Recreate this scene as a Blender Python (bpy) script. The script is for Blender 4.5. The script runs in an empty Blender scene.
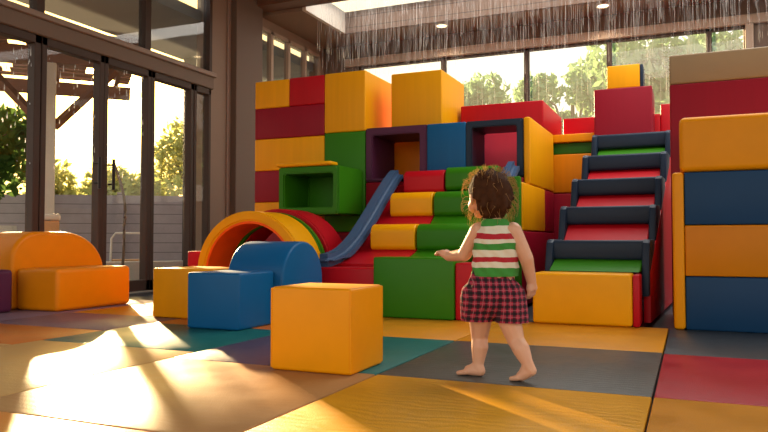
import bpy, bmesh, math, random
import numpy as np
from mathutils import Vector, Matrix

random.seed(7)
SC = bpy.context.scene
COL = SC.collection

# ------------------------------------------------------------------ camera
cam_d = bpy.data.cameras.new('camera')
cam_d.sensor_width = 36.0
cam_d.lens = 707.0 / 768.0 * 36.0
cam_d.clip_start = 0.05
cam = bpy.data.objects.new('camera', cam_d)
COL.objects.link(cam)
cam.location = (0, 0, 0.56)
cam.rotation_euler = (math.radians(90 + 1.944), 0, math.radians(23.4))
SC.camera = cam

# ------------------------------------------------------------------ world, sun, exposure
SUN_AZ = 48.0      # degrees to the left of +Y
SUN_EL = 12.0
az, el = math.radians(SUN_AZ), math.radians(SUN_EL)
SUN = Vector((-math.sin(az) * math.cos(el), math.cos(az) * math.cos(el), math.sin(el)))

world = bpy.data.worlds.new('rainy_evening_sky')
SC.world = world
world.use_nodes = True
nt = world.node_tree
nt.nodes.clear()
N, L = nt.nodes, nt.links
out = N.new('ShaderNodeOutputWorld')
bg = N.new('ShaderNodeBackground')
geo = N.new('ShaderNodeTexCoord')
sep = N.new('ShaderNodeSeparateXYZ')
L.new(geo.outputs['Generated'], sep.inputs[0])
ramp = N.new('ShaderNodeValToRGB')
ramp.color_ramp.elements[0].position = 0.0
ramp.color_ramp.elements[0].color = (0.95, 0.78, 0.60, 1)
ramp.color_ramp.elements[1].position = 0.7
ramp.color_ramp.elements[1].color = (0.78, 0.88, 0.92, 1)
e = ramp.color_ramp.elements.new(0.22)
e.color = (0.98, 0.92, 0.84, 1)
L.new(sep.outputs['Z'], ramp.inputs[0])
dot = N.new('ShaderNodeVectorMath'); dot.operation = 'DOT_PRODUCT'
L.new(geo.outputs['Generated'], dot.inputs[0])
dot.inputs[1].default_value = Vector((-0.70, 0.69, 0.19)).normalized()
mx = N.new('ShaderNodeMath'); mx.operation = 'MAXIMUM'; mx.inputs[1].default_value = 0.0
L.new(dot.outputs['Value'], mx.inputs[0])
pw = N.new('ShaderNodeMath'); pw.operation = 'POWER'; pw.inputs[1].default_value = 40.0
L.new(mx.outputs[0], pw.inputs[0])
pw2 = N.new('ShaderNodeMath'); pw2.operation = 'POWER'; pw2.inputs[1].default_value = 400.0
L.new(mx.outputs[0], pw2.inputs[0])
warm = N.new('ShaderNodeMix'); warm.data_type = 'RGBA'
pw3 = N.new('ShaderNodeMath'); pw3.operation = 'POWER'; pw3.inputs[1].default_value = 9.0
L.new(mx.outputs[0], pw3.inputs[0]); L.new(pw3.outputs[0], warm.inputs['Factor'])
L.new(ramp.outputs[0], warm.inputs[6]); warm.inputs[7].default_value = (1.25, 0.92, 0.46, 1)
glow = N.new('ShaderNodeMix'); glow.data_type = 'RGBA'; glow.blend_type = 'ADD'
glow.clamp_result = False
L.new(pw.outputs[0], glow.inputs['Factor'])
L.new(warm.outputs[2], glow.inputs[6])
glow.inputs[7].default_value = (4.0, 2.2, 0.3, 1)
glow2 = N.new('ShaderNodeMix'); glow2.data_type = 'RGBA'; glow2.blend_type = 'ADD'
glow2.clamp_result = False
L.new(pw2.outputs[0], glow2.inputs['Factor'])
L.new(glow.outputs[2], glow2.inputs[6])
glow2.inputs[7].default_value = (14.0, 9.0, 2.5, 1)
L.new(glow2.outputs[2], bg.inputs['Color'])
bg.inputs['Strength'].default_value = 0.9
L.new(bg.outputs[0], out.inputs['Surface'])

sun_d = bpy.data.lights.new('sun', 'SUN')
sun_d.energy = 13.0
sun_d.color = (1.0, 0.70, 0.36)
sun_d.angle = math.radians(1.2)
sun_o = bpy.data.objects.new('sun', sun_d)
COL.objects.link(sun_o)
sun_o.rotation_euler = (SUN).to_track_quat('Z', 'Y').to_euler()
sun_o.location = SUN * 30

# daylight through the back skylight, plus an added unseen fill above the play structure
def overhead_lamp(name, x, y, z, sx, sy, e):
    d = bpy.data.lights.new(name, 'AREA'); d.shape = 'RECTANGLE'; d.size = sx; d.size_y = sy
    d.energy = e; d.color = (1.0, 0.93, 0.84)
    o = bpy.data.objects.new(name, d); COL.objects.link(o); o.location = (x, y, z)
overhead_lamp('skylight_daylight', -1.1, 9.1, 4.05, 7.2, 1.1, 45)
overhead_lamp('unseen_overhead_fill', 0.6, 6.2, 4.0, 4.0, 2.6, 75)

SC.view_settings.view_transform = 'Standard'
SC.view_settings.look = 'None'
SC.view_settings.exposure = 0.75
SC.view_settings.gamma = 1.0
SC.view_settings.use_curve_mapping = False

# ------------------------------------------------------------------ materials
def srgb(h):
    h = h.lstrip('#')
    c = [int(h[i:i + 2], 16) / 255 for i in (0, 2, 4)]
    return tuple(x / 12.92 if x <= 0.04045 else ((x + 0.055) / 1.055) ** 2.4 for x in c) + (1,)

def base_mat(name):
    m = bpy.data.materials.new(name)
    m.use_nodes = True
    return m, m.node_tree.nodes, m.node_tree.links, m.node_tree.nodes['Principled BSDF']

def vinyl(name, col, rough=0.42, bump=0.12, scale=(3, 3, 60), var=0.10, coat=0.0):
    m, n, l, p = base_mat(name)
    tc = n.new('ShaderNodeTexCoord')
    mp = n.new('ShaderNodeMapping'); mp.inputs['Scale'].default_value = scale
    l.new(tc.outputs['Object'], mp.inputs[0])
    nz = n.new('ShaderNodeTexNoise'); nz.inputs['Scale'].default_value = 1.0
    nz.inputs['Detail'].default_value = 4
    l.new(mp.outputs[0], nz.inputs['Vector'])
    hs = n.new('ShaderNodeMix'); hs.data_type = 'RGBA'; hs.blend_type = 'MULTIPLY'
    hs.inputs['Factor'].default_value = 1.0
    hs.inputs[6].default_value = col
    rp = n.new('ShaderNodeValToRGB')
    rp.color_ramp.elements[0].position = 0.3
    rp.color_ramp.elements[0].color = (1 - var * 2, 1 - var * 2, 1 - var * 2, 1)
    rp.color_ramp.elements[1].position = 0.7
    rp.color_ramp.elements[1].color = (1, 1, 1, 1)
    l.new(nz.outputs['Fac'], rp.inputs[0])
    l.new(rp.outputs[0], hs.inputs[7])
    l.new(hs.outputs[2], p.inputs['Base Color'])
    bp = n.new('ShaderNodeBump'); bp.inputs['Strength'].default_value = bump
    bp.inputs['Distance'].default_value = 0.004
    l.new(nz.outputs['Fac'], bp.inputs['Height'])
    l.new(bp.outputs[0], p.inputs['Normal'])
    p.inputs['Roughness'].default_value = rough
    p.inputs['Coat Weight'].default_value = coat
    p.inputs['Specular IOR Level'].default_value = 0.22
    return m

YEL, ORA, RED, MAR = srgb('F4A800'), srgb('E87A00'), srgb('BE0E1E'), srgb('941028')
GRN, BLU, NAV, PUR = srgb('357C0E'), srgb('0C5C92'), srgb('213044'), srgb('562646')
WET = (26, 26, 1.2)     # streaks running down wall blocks
SOFT = (9, 9, 9)
V = {}
for k, c in dict(yellow=YEL, orange=ORA, red=RED, maroon=MAR, green=GRN, blue=BLU, navy=NAV, purple=PUR,
                 amber=srgb('F09A00'), beige=srgb('9E8869'), ember=srgb('FF6412'), pink=srgb('F04458'), steel=srgb('40597A'),
                 deep_green=srgb('2C6A1E'), deep_blue=srgb('123F66'), tangerine=srgb('EC8A00'), ochre=srgb('D88200'), crimson=srgb('8E0C24')).items():
    V[k] = vinyl('soft_vinyl_' + k, c, 0.42, 0.08, SOFT, 0.025)
    V[k + '_wet'] = vinyl('streaked_vinyl_' + k, c, 0.45, 0.22, WET, 0.035)

def mat_floor(name, col, wave=False, rough=0.36):
    m, n, l, p = base_mat(name)
    tc = n.new('ShaderNodeTexCoord')
    nz = n.new('ShaderNodeTexNoise'); nz.inputs['Scale'].default_value = 5
    nz.inputs['Detail'].default_value = 6
    l.new(tc.outputs['Object'], nz.inputs['Vector'])
    fine = n.new('ShaderNodeTexNoise'); fine.inputs['Scale'].default_value = 160
    l.new(tc.outputs['Object'], fine.inputs['Vector'])
    wv = n.new('ShaderNodeTexWave'); wv.wave_type = 'RINGS'
    wv.inputs['Scale'].default_value = 7.0
    wv.inputs['Distortion'].default_value = 9.0
    wv.inputs['Detail'].default_value = 2.0
    wv.inputs['Detail Scale'].default_value = 0.8
    l.new(tc.outputs['Object'], wv.inputs['Vector'])
    mixh = n.new('ShaderNodeMath'); mixh.operation = 'MULTIPLY_ADD'
    l.new(wv.outputs['Fac'], mixh.inputs[0]); mixh.inputs[1].default_value = 0.9 if wave else 0.25
    l.new(fine.outputs['Fac'], mixh.inputs[2])
    bp = n.new('ShaderNodeBump'); bp.inputs['Strength'].default_value = 0.35
    bp.inputs['Distance'].default_value = 0.003
    l.new(mixh.outputs[0], bp.inputs['Height'])
    l.new(bp.outputs[0], p.inputs['Normal'])
    mx_ = n.new('ShaderNodeMix'); mx_.data_type = 'RGBA'
    l.new(nz.outputs['Fac'], mx_.inputs['Factor'])
    mx_.inputs[6].default_value = tuple(c * 0.8 for c in col[:3]) + (1,)
    mx_.inputs[7].default_value = tuple(min(1, c * 1.15) for c in col[:3]) + (1,)
    l.new(mx_.outputs[2], p.inputs['Base Color'])
    rr = n.new('ShaderNodeMapRange')
    rr.inputs[3].default_value = rough - 0.1; rr.inputs[4].default_value = rough + 0.15
    l.new(nz.outputs['Fac'], rr.inputs[0])
    l.new(rr.outputs[0], p.inputs['Roughness'])
    p.inputs['Specular IOR Level'].default_value = 0.15
    return m

def plain(name, col, rough=0.5, metal=0.0, bump=0.0, bscale=60):
    m, n, l, p = base_mat(name)
    p.inputs['Base Color'].default_value = col
    p.inputs['Roughness'].default_value = rough
    p.inputs['Metallic'].default_value = metal
    tc = n.new('ShaderNodeTexCoord')
    nz = n.new('ShaderNodeTexNoise'); nz.inputs['Scale'].default_value = bscale
    l.new(tc.outputs['Object'], nz.inputs['Vector'])
    if bump:
        bp = n.new('ShaderNodeBump'); bp.inputs['Strength'].default_value = bump
        bp.inputs['Distance'].default_value = 0.005
        l.new(nz.outputs['Fac'], bp.inputs['Height']); l.new(bp.outputs[0], p.inputs['Normal'])
    mx_ = n.new('ShaderNodeMix'); mx_.data_type = 'RGBA'
    l.new(nz.outputs['Fac'], mx_.inputs['Factor'])
    mx_.inputs[6].default_value = tuple(c * 0.92 for c in col[:3]) + (1,)
    mx_.inputs[7].default_value = tuple(min(1, c * 1.06) for c in col[:3]) + (1,)
    l.new(mx_.outputs[2], p.inputs['Base Color'])
    return m

def board_mat(name, col, axis='Z', width=0.15, rough=0.6):
    """boards with dark joints every `width` metres along an axis"""
    m, n, l, p = base_mat(name)
    tc = n.new('ShaderNodeTexCoord')
    sp = n.new('ShaderNodeSeparateXYZ'); l.new(tc.outputs['Object'], sp.inputs[0])
    md = n.new('ShaderNodeMath'); md.operation = 'PINGPONG'; md.inputs[1].default_value = width / 2
    l.new(sp.outputs[axis], md.inputs[0])
    gt = n.new('ShaderNodeMath'); gt.operation = 'LESS_THAN'; gt.inputs[1].default_value = 0.006
    l.new(md.outputs[0], gt.inputs[0])
    nz = n.new('ShaderNodeTexNoise'); nz.inputs['Scale'].default_value = 6
    l.new(tc.outputs['Object'], nz.inputs['Vector'])
    a = n.new('ShaderNodeMix'); a.data_type = 'RGBA'
    l.new(nz.outputs['Fac'], a.inputs['Factor'])
    a.inputs[6].default_value = tuple(c * 0.8 for c in col[:3]) + (1,)
    a.inputs[7].default_value = tuple(min(1, c * 1.15) for c in col[:3]) + (1,)
    b = n.new('ShaderNodeMix'); b.data_type = 'RGBA'
    l.new(gt.outputs[0], b.inputs['Factor'])
    l.new(a.outputs[2], b.inputs[6])
    b.inputs[7].default_value = tuple(c * 0.35 for c in col[:3]) + (1,)
    l.new(b.outputs[2], p.inputs['Base Color'])
    p.inputs['Roughness'].default_value = rough
    return m

def glass_mat(name, tint=(0.97, 0.98, 0.97, 1), haze=0.0, gloss=1.0):
    m, n, l, p = base_mat(name)
    n.remove(p)
    o = n['Material Output']
    tr = n.new('ShaderNodeBsdfTransparent'); tr.inputs[0].default_value = tint
    gl = n.new('ShaderNodeBsdfGlossy'); gl.inputs['Roughness'].default_value = 0.02
    gl.inputs['Color'].default_value = (0.9, 0.9, 0.9, 1)
    fr = n.new('ShaderNodeFresnel'); fr.inputs['IOR'].default_value = 1.45
    ml = n.new('ShaderNodeMath'); ml.operation = 'MULTIPLY'; ml.inputs[1].default_value = gloss
    gm = n.new('ShaderNodeNewGeometry')
    iv = n.new('ShaderNodeMath'); iv.operation = 'SUBTRACT'; iv.inputs[0].default_value = 1.0
    l.new(gm.outputs['Backfacing'], iv.inputs[1])
    fm = n.new('ShaderNodeMath'); fm.operation = 'MULTIPLY'
    l.new(fr.outputs[0], fm.inputs[0]); l.new(iv.outputs[0], fm.inputs[1])
    l.new(fm.outputs[0], ml.inputs[0])
    mxs = n.new('ShaderNodeMixShader')
    l.new(ml.outputs[0], mxs.inputs[0]); l.new(tr.outputs[0], mxs.inputs[1]); l.new(gl.outputs[0], mxs.inputs[2])
    last = mxs
    if haze:
        tl = n.new('ShaderNodeBsdfTranslucent'); tl.inputs[0].default_value = (0.95, 0.97, 0.95, 1)
        m2 = n.new('ShaderNodeMixShader'); m2.inputs[0].default_value = haze
        l.new(mxs.outputs[0], m2.inputs[1]); l.new(tl.outputs[0], m2.inputs[2])
        last = m2
    l.new(last.outputs[0], o.inputs['Surface'])
    return m

def leaf_mat(name, c1, c2):
    m, n, l, p = base_mat(name)
    n.remove(p)
    o = n['Material Output']
    nz = n.new('ShaderNodeTexNoise'); nz.inputs['Scale'].default_value = 2.5
    tc = n.new('ShaderNodeTexCoord'); l.new(tc.outputs['Object'], nz.inputs['Vector'])
    mx_ = n.new('ShaderNodeMix'); mx_.data_type = 'RGBA'
    l.new(nz.outputs['Fac'], mx_.inputs['Factor'])
    mx_.inputs[6].default_value = c1; mx_.inputs[7].default_value = c2
    d = n.new('ShaderNodeBsdfDiffuse'); t = n.new('ShaderNodeBsdfTranslucent')
    l.new(mx_.outputs[2], d.inputs[0]); l.new(mx_.outputs[2], t.inputs[0])
    s = n.new('ShaderNodeMixShader'); s.inputs[0].default_value = 0.5
    l.new(d.outputs[0], s.inputs[1]); l.new(t.outputs[0], s.inputs[2])
    l.new(s.outputs[0], o.inputs['Surface'])
    return m

M = dict(
    door_frame=plain('brown_door_metal', srgb('3A2417'), 0.6),
    door_dark=plain('dark_bronze_metal', srgb('2C1F18'), 0.5),
    transom=plain('taupe_transom_metal', srgb('8A7466'), 0.45, 0.1),
    header=plain('brown_header_metal', srgb('6E594A'), 0.6),
    plaster=plain('taupe_plaster', srgb('8C7A6C'), 0.8, 0, 0.1),
    column=plain('brown_column_cladding', srgb('86705F'), 0.7, 0, 0.05),
    column_dark=plain('dark_brown_cladding', srgb('665448'), 0.7, 0, 0.05),
    ceiling=plain('taupe_ceiling', srgb('86705E'), 0.8, 0, 0.05),
    white_trim=plain('white_trim_paint', srgb('CFC8BC'), 0.5),
    siding=board_mat('brown_wood_siding', srgb('6C5444'), 'Z', 0.16),
    beam=plain('dark_brown_beam', srgb('6A4A38'), 0.5, 0, 0.1),
    pale=plain('pale_header', srgb('A08C7A'), 0.6),
    floor=plain('dark_grey_floor', srgb('3A4048'), 0.4, 0, 0.1),
    glass=glass_mat('door_glass'),
    transom_glass=glass_mat('grey_transom_glass', (0.78, 0.81, 0.83, 1), 0.02, 1.6),
    wet_glass=glass_mat('rain_hazed_glass', (0.97, 0.98, 0.97, 1), 0.03),
    metal=plain('black_handle_metal', srgb('2A2220'), 0.3, 0.8),
    ground=plain('terrace_stone', srgb('8A8078'), 0.8, 0, 0.2, 8),
    fence=board_mat('grey_fence_boards', srgb('A0969A'), 'Z', 0.17),
    pale_wall=plain('pale_garden_wall', srgb('C4C0B8'), 0.8),
    pergola=plain('brown_pergola_timber', srgb('7A5540'), 0.7, 0, 0.2, 14),
    white_metal=plain('white_painted_metal', srgb('E4E2DC'), 0.4),
    bark=plain('brown_bark', srgb('6A5646'), 0.9, 0, 0.4, 20),
    wicker=plain('tan_wicker', srgb('C09468'), 0.8, 0, 0.3, 90),
    canopy=plain('grey_canopy_soffit', srgb('868A8C'), 0.8),
    hose=plain('brown_hose', srgb('6A5A4A'), 0.5),
)

# ------------------------------------------------------------------ object helpers
def link(name, bm, mat, parent=None, smooth=True):
    me = bpy.data.meshes.new(name)
    bm.normal_update()
    bm.to_mesh(me); bm.free()
    if mat:
        for x in (mat if isinstance(mat, (list, tuple)) else [mat]):
            me.materials.append(x)
    o = bpy.data.objects.new(name, me)
    COL.objects.link(o)
    if smooth:
        for p in me.polygons:
            p.use_smooth = True
        me.set_sharp_from_angle(angle=math.radians(35))
    if parent:
        o.parent = parent
        o.matrix_parent_inverse = Matrix.Translation(-Vector(parent.location)) if not parent.rotation_euler.z else parent.matrix_basis.inverted()
    return o

def tag(o, label=None, cat=None, group=None, kind=None):
    if label: o['label'] = label
    if cat: o['category'] = cat
    if group: o['group'] = group
    if kind: o['kind'] = kind
    return o

def thing(name, loc, label, cat, group=None, rz=0.0):
    o = bpy.data.objects.new(name, None)
    o.empty_display_size = 0.1
    COL.objects.link(o)
    o.location = loc
    o.rotation_euler = (0, 0, rz)
    return tag(o, label, cat, group)

def box_bm(x0, x1, y0, y1, z0, z1, bev=0.0, seg=3, bm=None):
    bm2 = bmesh.new()
    r = bmesh.ops.create_cube(bm2, size=1.0)
    for v in bm2.verts:
        v.co = Vector(((x0 + x1) / 2 + v.co.x * (x1 - x0), (y0 + y1) / 2 + v.co.y * (y1 - y0), (z0 + z1) / 2 + v.co.z * (z1 - z0)))
    if bev:
        bmesh.ops.bevel(bm2, geom=list(bm2.edges), offset=bev, segments=seg, profile=0.5, affect='EDGES')
    if bm is None:
        return bm2
    tmp = bpy.data.meshes.new('tmp'); bm2.to_mesh(tmp); bm2.free()
    bm.from_mesh(tmp); bpy.data.meshes.remove(tmp)
    return bm

def prism_bm(profile, a0, a1, axis='x', bev=0.0, seg=3, holes=None):
    """extrude a closed 2-D profile. axis x: profile is (y,z); axis y: profile is (x,z); axis z: (x,y)"""
    bm = bmesh.new()
    def P(u, v, a):
        return {'x': (a, u, v), 'y': (u, a, v), 'z': (u, v, a)}[axis]
    lo = [bm.verts.new(P(u, v, a0)) for u, v in profile]
    hi = [bm.verts.new(P(u, v, a1)) for u, v in profile]
    n = len(profile)
    f0 = bm.faces.new(lo); f1 = bm.faces.new(hi[::-1])
    for i in range(n):
        bm.faces.new((lo[i], hi[i], hi[(i + 1) % n], lo[(i + 1) % n]))
    bmesh.ops.recalc_face_normals(bm, faces=bm.faces)
    if bev:
        cap = set(f0.edges) | set(f1.edges) if f0.is_valid else set()
        bmesh.ops.bevel(bm, geom=list(cap), offset=bev, segments=seg, profile=0.5, affect='EDGES')
    return bm

def tube_bm(pts, r, n=8, bm=None, closed=False, r2=None):
    bm = bm or bmesh.new()
    pts = [Vector(p) for p in pts]
    rings = []
    m = len(pts)
    for i, p in enumerate(pts):
        if closed:
            t = (pts[(i + 1) % m] - pts[i - 1]).normalized()
        else:
            t = (pts[min(i + 1, m - 1)] - pts[max(i - 1, 0)]).normalized()
        a = t.cross(Vector((0, 0, 1)))
        if a.length < 1e-3: a = t.cross(Vector((0, 1, 0)))
        a.normalize(); b = a.cross(t)
        rr = r if r2 is None else r + (r2 - r) * i / max(1, m - 1)
        rings.append([bm.verts.new(p + rr * (math.cos(k * 2 * math.pi / n) * a + math.sin(k * 2 * math.pi / n) * b)) for k in range(n)])
    for i in range(m if closed else m - 1):
        A, B = rings[i], rings[(i + 1) % m]
        for k in range(n):
            bm.faces.new((A[k], A[(k + 1) % n], B[(k + 1) % n], B[k]))
    if not closed:
        bm.faces.new(rings[0][::-1]); bm.faces.new(rings[-1])
    bmesh.ops.recalc_face_normals(bm, faces=bm.faces)
    return bm

def centred(o):
    """move a top-level mesh's origin to the middle of its base"""
    me = o.data
    xs = [v.co for v in me.vertices]
    c = Vector(((min(v.x for v in xs) + max(v.x for v in xs)) / 2, (min(v.y for v in xs) + max(v.y for v in xs)) / 2, min(v.z for v in xs)))
    me.transform(Matrix.Translation(-c))
    o.location = c
    return o

def block(dims, colour, label, name='foam_block', cat='foam block', group=None, bev=0.014, seg=3):
    x0, x1, y0, y1, z0, z1 = dims
    o = link(name, box_bm(x0, x1, y0, y1, z0, z1, bev, seg), V[colour] if isinstance(colour, str) else colour)
    centred(o)
    return tag(o, label, cat, group)

def struct(name, bm, mat, parent=None, smooth=False):
    o = link(name, bm, mat, parent, smooth)
    if parent is None:
        o['kind'] = 'structure'
    return o

def struct_empty(name, loc):
    o = bpy.data.objects.new(name, None)
    COL.objects.link(o); o.location = loc
    o['kind'] = 'structure'
    return o

# ------------------------------------------------------------------ the room
WX = -5.6          # glass wall plane
BY = 10.4          # back wall plane
CZ = 3.76          # ceiling
struct('floor', box_bm(WX - 0.1, 4.2, -1.5, BY + 0.15, -0.13, -0.03), M['floor'])
# ceiling: soffits around the skylight well
bm = bmesh.new()
for d in ((WX - 0.1, -4.92, 8.5, BY, CZ, CZ + 0.12), (-4.92, 4.2, 9.78, BY, CZ, CZ + 0.12), (2.6, 4.2, 8.5, 9.78, CZ, CZ + 0.12),
          (WX - 0.1, 4.2, -1.5, 4.8, CZ + 0.25, CZ + 0.4), (WX - 0.1, -1.5, 4.8, 8.2, CZ + 0.25, CZ + 0.4), (2.7, 4.2, 4.8, 8.2, CZ + 0.25, CZ + 0.4), (-1.5, 2.7, 7.6, 8.2, CZ + 0.25, CZ + 0.4)):  # front slabs leave an added opening, out of view, for the overhead fill
    box_bm(*d, bm=bm)
struct('ceiling', bm, M['ceiling'])
bm = bmesh.new()
box_bm(-4.92, -4.86, 8.5, 9.72, CZ - 0.004, CZ + 0.33, bm=bm)
struct('trim_1', bm, M['white_trim'])                                   # white side of the skylight well
struct('trim_2', box_bm(-4.92, 2.66, 9.72, 9.78, CZ - 0.004, CZ + 0.33), M['siding'])   # boarded back of the well
struct('trim_3', box_bm(WX, 4.2, 8.2, 8.5, CZ + 0.04, CZ + 0.46, 0.01, 1), M['beam'])
sk = struct_empty('window_12', (-1.1, 9.1, CZ + 0.31))
link('glass', box_bm(-4.86, 2.6, 8.5, 9.72, CZ + 0.31, CZ + 0.325), M['wet_glass'], sk, False)

# back wall: pier, bands above and below the windows
bm = bmesh.new()
box_bm(WX - 0.1, 4.2, BY, BY + 0.2, -0.1, 1.2, bm=bm)
box_bm(WX - 0.1, -4.95, BY, BY + 0.2, 1.2, 3.42, bm=bm)
box_bm(0.78, 4.2, BY, BY + 0.2, 1.2, 3.42, bm=bm)
box_bm(WX - 0.1, 4.2, BY, BY + 0.2, 3.42, CZ + 0.1, bm=bm)
struct('wall_back', bm, M['column_dark'])
struct('trim_4', box_bm(-5.2, 1.0, BY - 0.06, BY, 3.40, 3.53, 0.008, 1), M['pale'])
struct('trim_5', box_bm(0.70, 0.80, BY - 0.08, BY, 1.2, 3.40, 0.006, 1), M['pale'])
xs = [-4.95, -3.5, -2.2, -1.02, 0.27, 0.72]
for i in range(5):
    w = struct_empty('window_%d' % (i + 1), ((xs[i] + xs[i + 1]) / 2, BY + 0.05, 1.2))
    f = bmesh.new()
    a, b = xs[i], xs[i + 1]
    box_bm(a, a + 0.035, BY, BY + 0.09, 1.2, 3.42, bm=f); box_bm(b - 0.035, b, BY, BY + 0.09, 1.2, 3.42, bm=f)
    box_bm(a, b, BY, BY + 0.09, 1.2, 1.26, bm=f); box_bm(a, b, BY, BY + 0.09, 3.37, 3.42, bm=f)
    link('window_frame', f, M['door_frame'], w, False)
    link('glass', box_bm(a + 0.03, b - 0.03, BY + 0.04, BY + 0.05, 1.25, 3.38), M['wet_glass'], w, False)

# left wall beyond the doors: column and clerestory windows
bm = bmesh.new()
box_bm(WX - 0.2, WX + 0.02, 7.32, 7.72, 0, CZ + 0.3, 0.01, 1, bm=bm)
box_bm(WX - 0.2, WX, 7.72, BY, 0, 2.1, bm=bm)
box_bm(WX - 0.2, WX, 7.72, BY, 3.62, CZ + 0.3, bm=bm)
box_bm(WX - 0.2, WX, 10.25, BY, 2.1, 3.62, bm=bm)
struct('wall_left', bm, M['column'])
struct('trim_6', box_bm(WX - 0.15, WX + 0.14, 7.72, 8.34, 0, CZ + 0.3, 0.012, 2), M['column_dark'])
struct('trim_7', box_bm(WX - 0.1, WX + 0.05, 7.66, 7.74, 0, CZ + 0.3, 0.01, 1), M['transom'])
ys = [8.4, 8.78, 9.26, 9.76, 10.25]
for i in range(4):
    a, b = ys[i], ys[i + 1]
    w = struct_empty('window_%d' % (i + 6), (WX, (a + b) / 2, 2.1))
    f = bmesh.new()
    for (p, q) in ((a, a + 0.03), (b - 0.03, b)):
        box_bm(WX - 0.06, WX + 0.02, p, q, 2.1, 3.62, bm=f)
    box_bm(WX - 0.06, WX + 0.02, a, b, 3.57, 3.62, bm=f); box_bm(WX - 0.06, WX + 0.02, a, b, 2.1, 2.16, bm=f)
    link('window_frame', f, M['pale'], w, False)
    link('glass', box_bm(WX - 0.03, WX - 0.02, a + 0.02, b - 0.02, 2.14, 3.6), M['transom_glass'], w, False)

# glass doors
def leaf(n, y0, y1, swide, handle=None):
    d = struct_empty('door_%d' % n, (WX, (y0 + y1) / 2, 0))
    f = bmesh.new()
    w0, w1 = swide
    box_bm(WX - 0.05, WX + 0.05, y0, y0 + w0, 0.0, 2.47, 0.006, 1, bm=f)
    box_bm(WX - 0.05, WX + 0.05, y1 - w1, y1, 0.0, 2.47, 0.006, 1, bm=f)
    box_bm(WX - 0.05, WX + 0.05, y0, y1, 0.0, 0.12, 0.006, 1, bm=f)
    box_bm(WX - 0.05, WX + 0.05, y0, y1, 2.39, 2.47, 0.006, 1, bm=f)
    link('door_frame', f, M['door_frame'], d, False)
    link('glass', box_bm(WX - 0.008, WX + 0.008, y0 + w0 * 0.8, y1 - w1 * 0.8, 0.1, 2.41), M['glass'], d, False)
    if handle:
        h = bmesh.new()
        tube_bm([(WX + 0.11, handle, 1.08), (WX + 0.11, handle, 1.40)], 0.016, 8, h)
        for z in (1.14, 1.34):
            tube_bm([(WX + 0.04, handle, z), (WX + 0.11, handle, z)], 0.011, 8, h)
        link('handle', h, M['metal'], d)
leaf(1, 3.5, 4.75, (0.08, 0.07))
leaf(2, 4.76, 5.53, (0.06, 0.06), 5.42)
leaf(3, 5.53, 6.23, (0.06, 0.06), 5.61)
leaf(4, 6.23, 6.97, (0.06, 0.06))
leaf(5, 6.98, 7.31, (0.05, 0.05))  # dark panel glazed here, added so the sun reaches the child
struct('added_pier', box_bm(-7.12, -6.86, 8.68, 9.5, -0.2, 3.36, 0.01, 1), M['door_dark'])   # added pier, darkens the view through the last pane and clears the sun
struct('trim_9', box_bm(WX - 0.07, WX + 0.07, 3.0, 7.34, 2.47, 2.63, 0.01, 1), M['header'])
struct('trim_10', box_bm(WX - 0.07, WX + 0.10, 3.0, 7.36, 2.62, 2.68, 0.008, 1), M['transom'])
struct('wall_left_front', box_bm(WX - 0.15, WX + 0.05, 1.0, 3.5, 0, CZ + 0.3), M['column_dark'])
ty = [3.5, 4.74, 6.17, 7.32]
for i in range(3):
    a, b = ty[i], ty[i + 1]
    w = struct_empty('window_%d' % (i + 13), (WX, (a + b) / 2, 2.66))
    f = bmesh.new()
    box_bm(WX - 0.05, WX + 0.05, a, a + 0.04, 2.66, CZ + 0.28, bm=f)
    box_bm(WX - 0.05, WX + 0.05, b - 0.05, b, 2.66, CZ + 0.28, bm=f)
    link('window_frame', f, M['door_frame'], w, False)
    link('glass', box_bm(WX - 0.01, WX, a + 0.03, b - 0.03, 2.66, CZ + 0.28), M['transom_glass'], w, False)

# recessed ceiling lights in the soffit
def downlight(x, y, z, label, e=12):
    t = thing('ceiling_light', (x, y, z), label, 'ceiling light', 'recessed ceiling lights')
    ring = tube_bm([(x + 0.085 * math.cos(a), y + 0.085 * math.sin(a), z - 0.004) for a in np.linspace(0, 2 * math.pi, 24, endpoint=False)], 0.012, 8, closed=True)
    link('trim_ring', ring, M['white_metal'], t)
    b = bmesh.new(); bmesh.ops.create_circle(b, cap_ends=True, radius=0.08, segments=24, matrix=Matrix.Translation((x, y, z - 0.004)))
    em = bpy.data.materials.get('lamp_glow')
    if not em:
        em, n, l, p = base_mat('lamp_glow')
        p.inputs['Emission Color'].default_value = (1, 0.72, 0.38, 1); p.inputs['Emission Strength'].default_value = 4.0
        p.inputs['Base Color'].default_value = (1, 0.85, 0.6, 1)
    link('lamp_lens', b, em, t, False)
    d = bpy.data.lights.new('spot', 'SPOT'); d.energy = e; d.color = (1, 0.8, 0.55); d.spot_size = math.radians(120); d.shadow_soft_size = 0.07
    s = bpy.data.objects.new('lamp', d); COL.objects.link(s); s.parent = t
    s.location = (0, 0, -0.03)
downlight(-3.36, 9.93, CZ, 'round recessed ceiling light above the left yellow boxes')
downlight(-1.05, 9.95, CZ, 'round recessed ceiling light near the red block on the stair')

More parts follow.
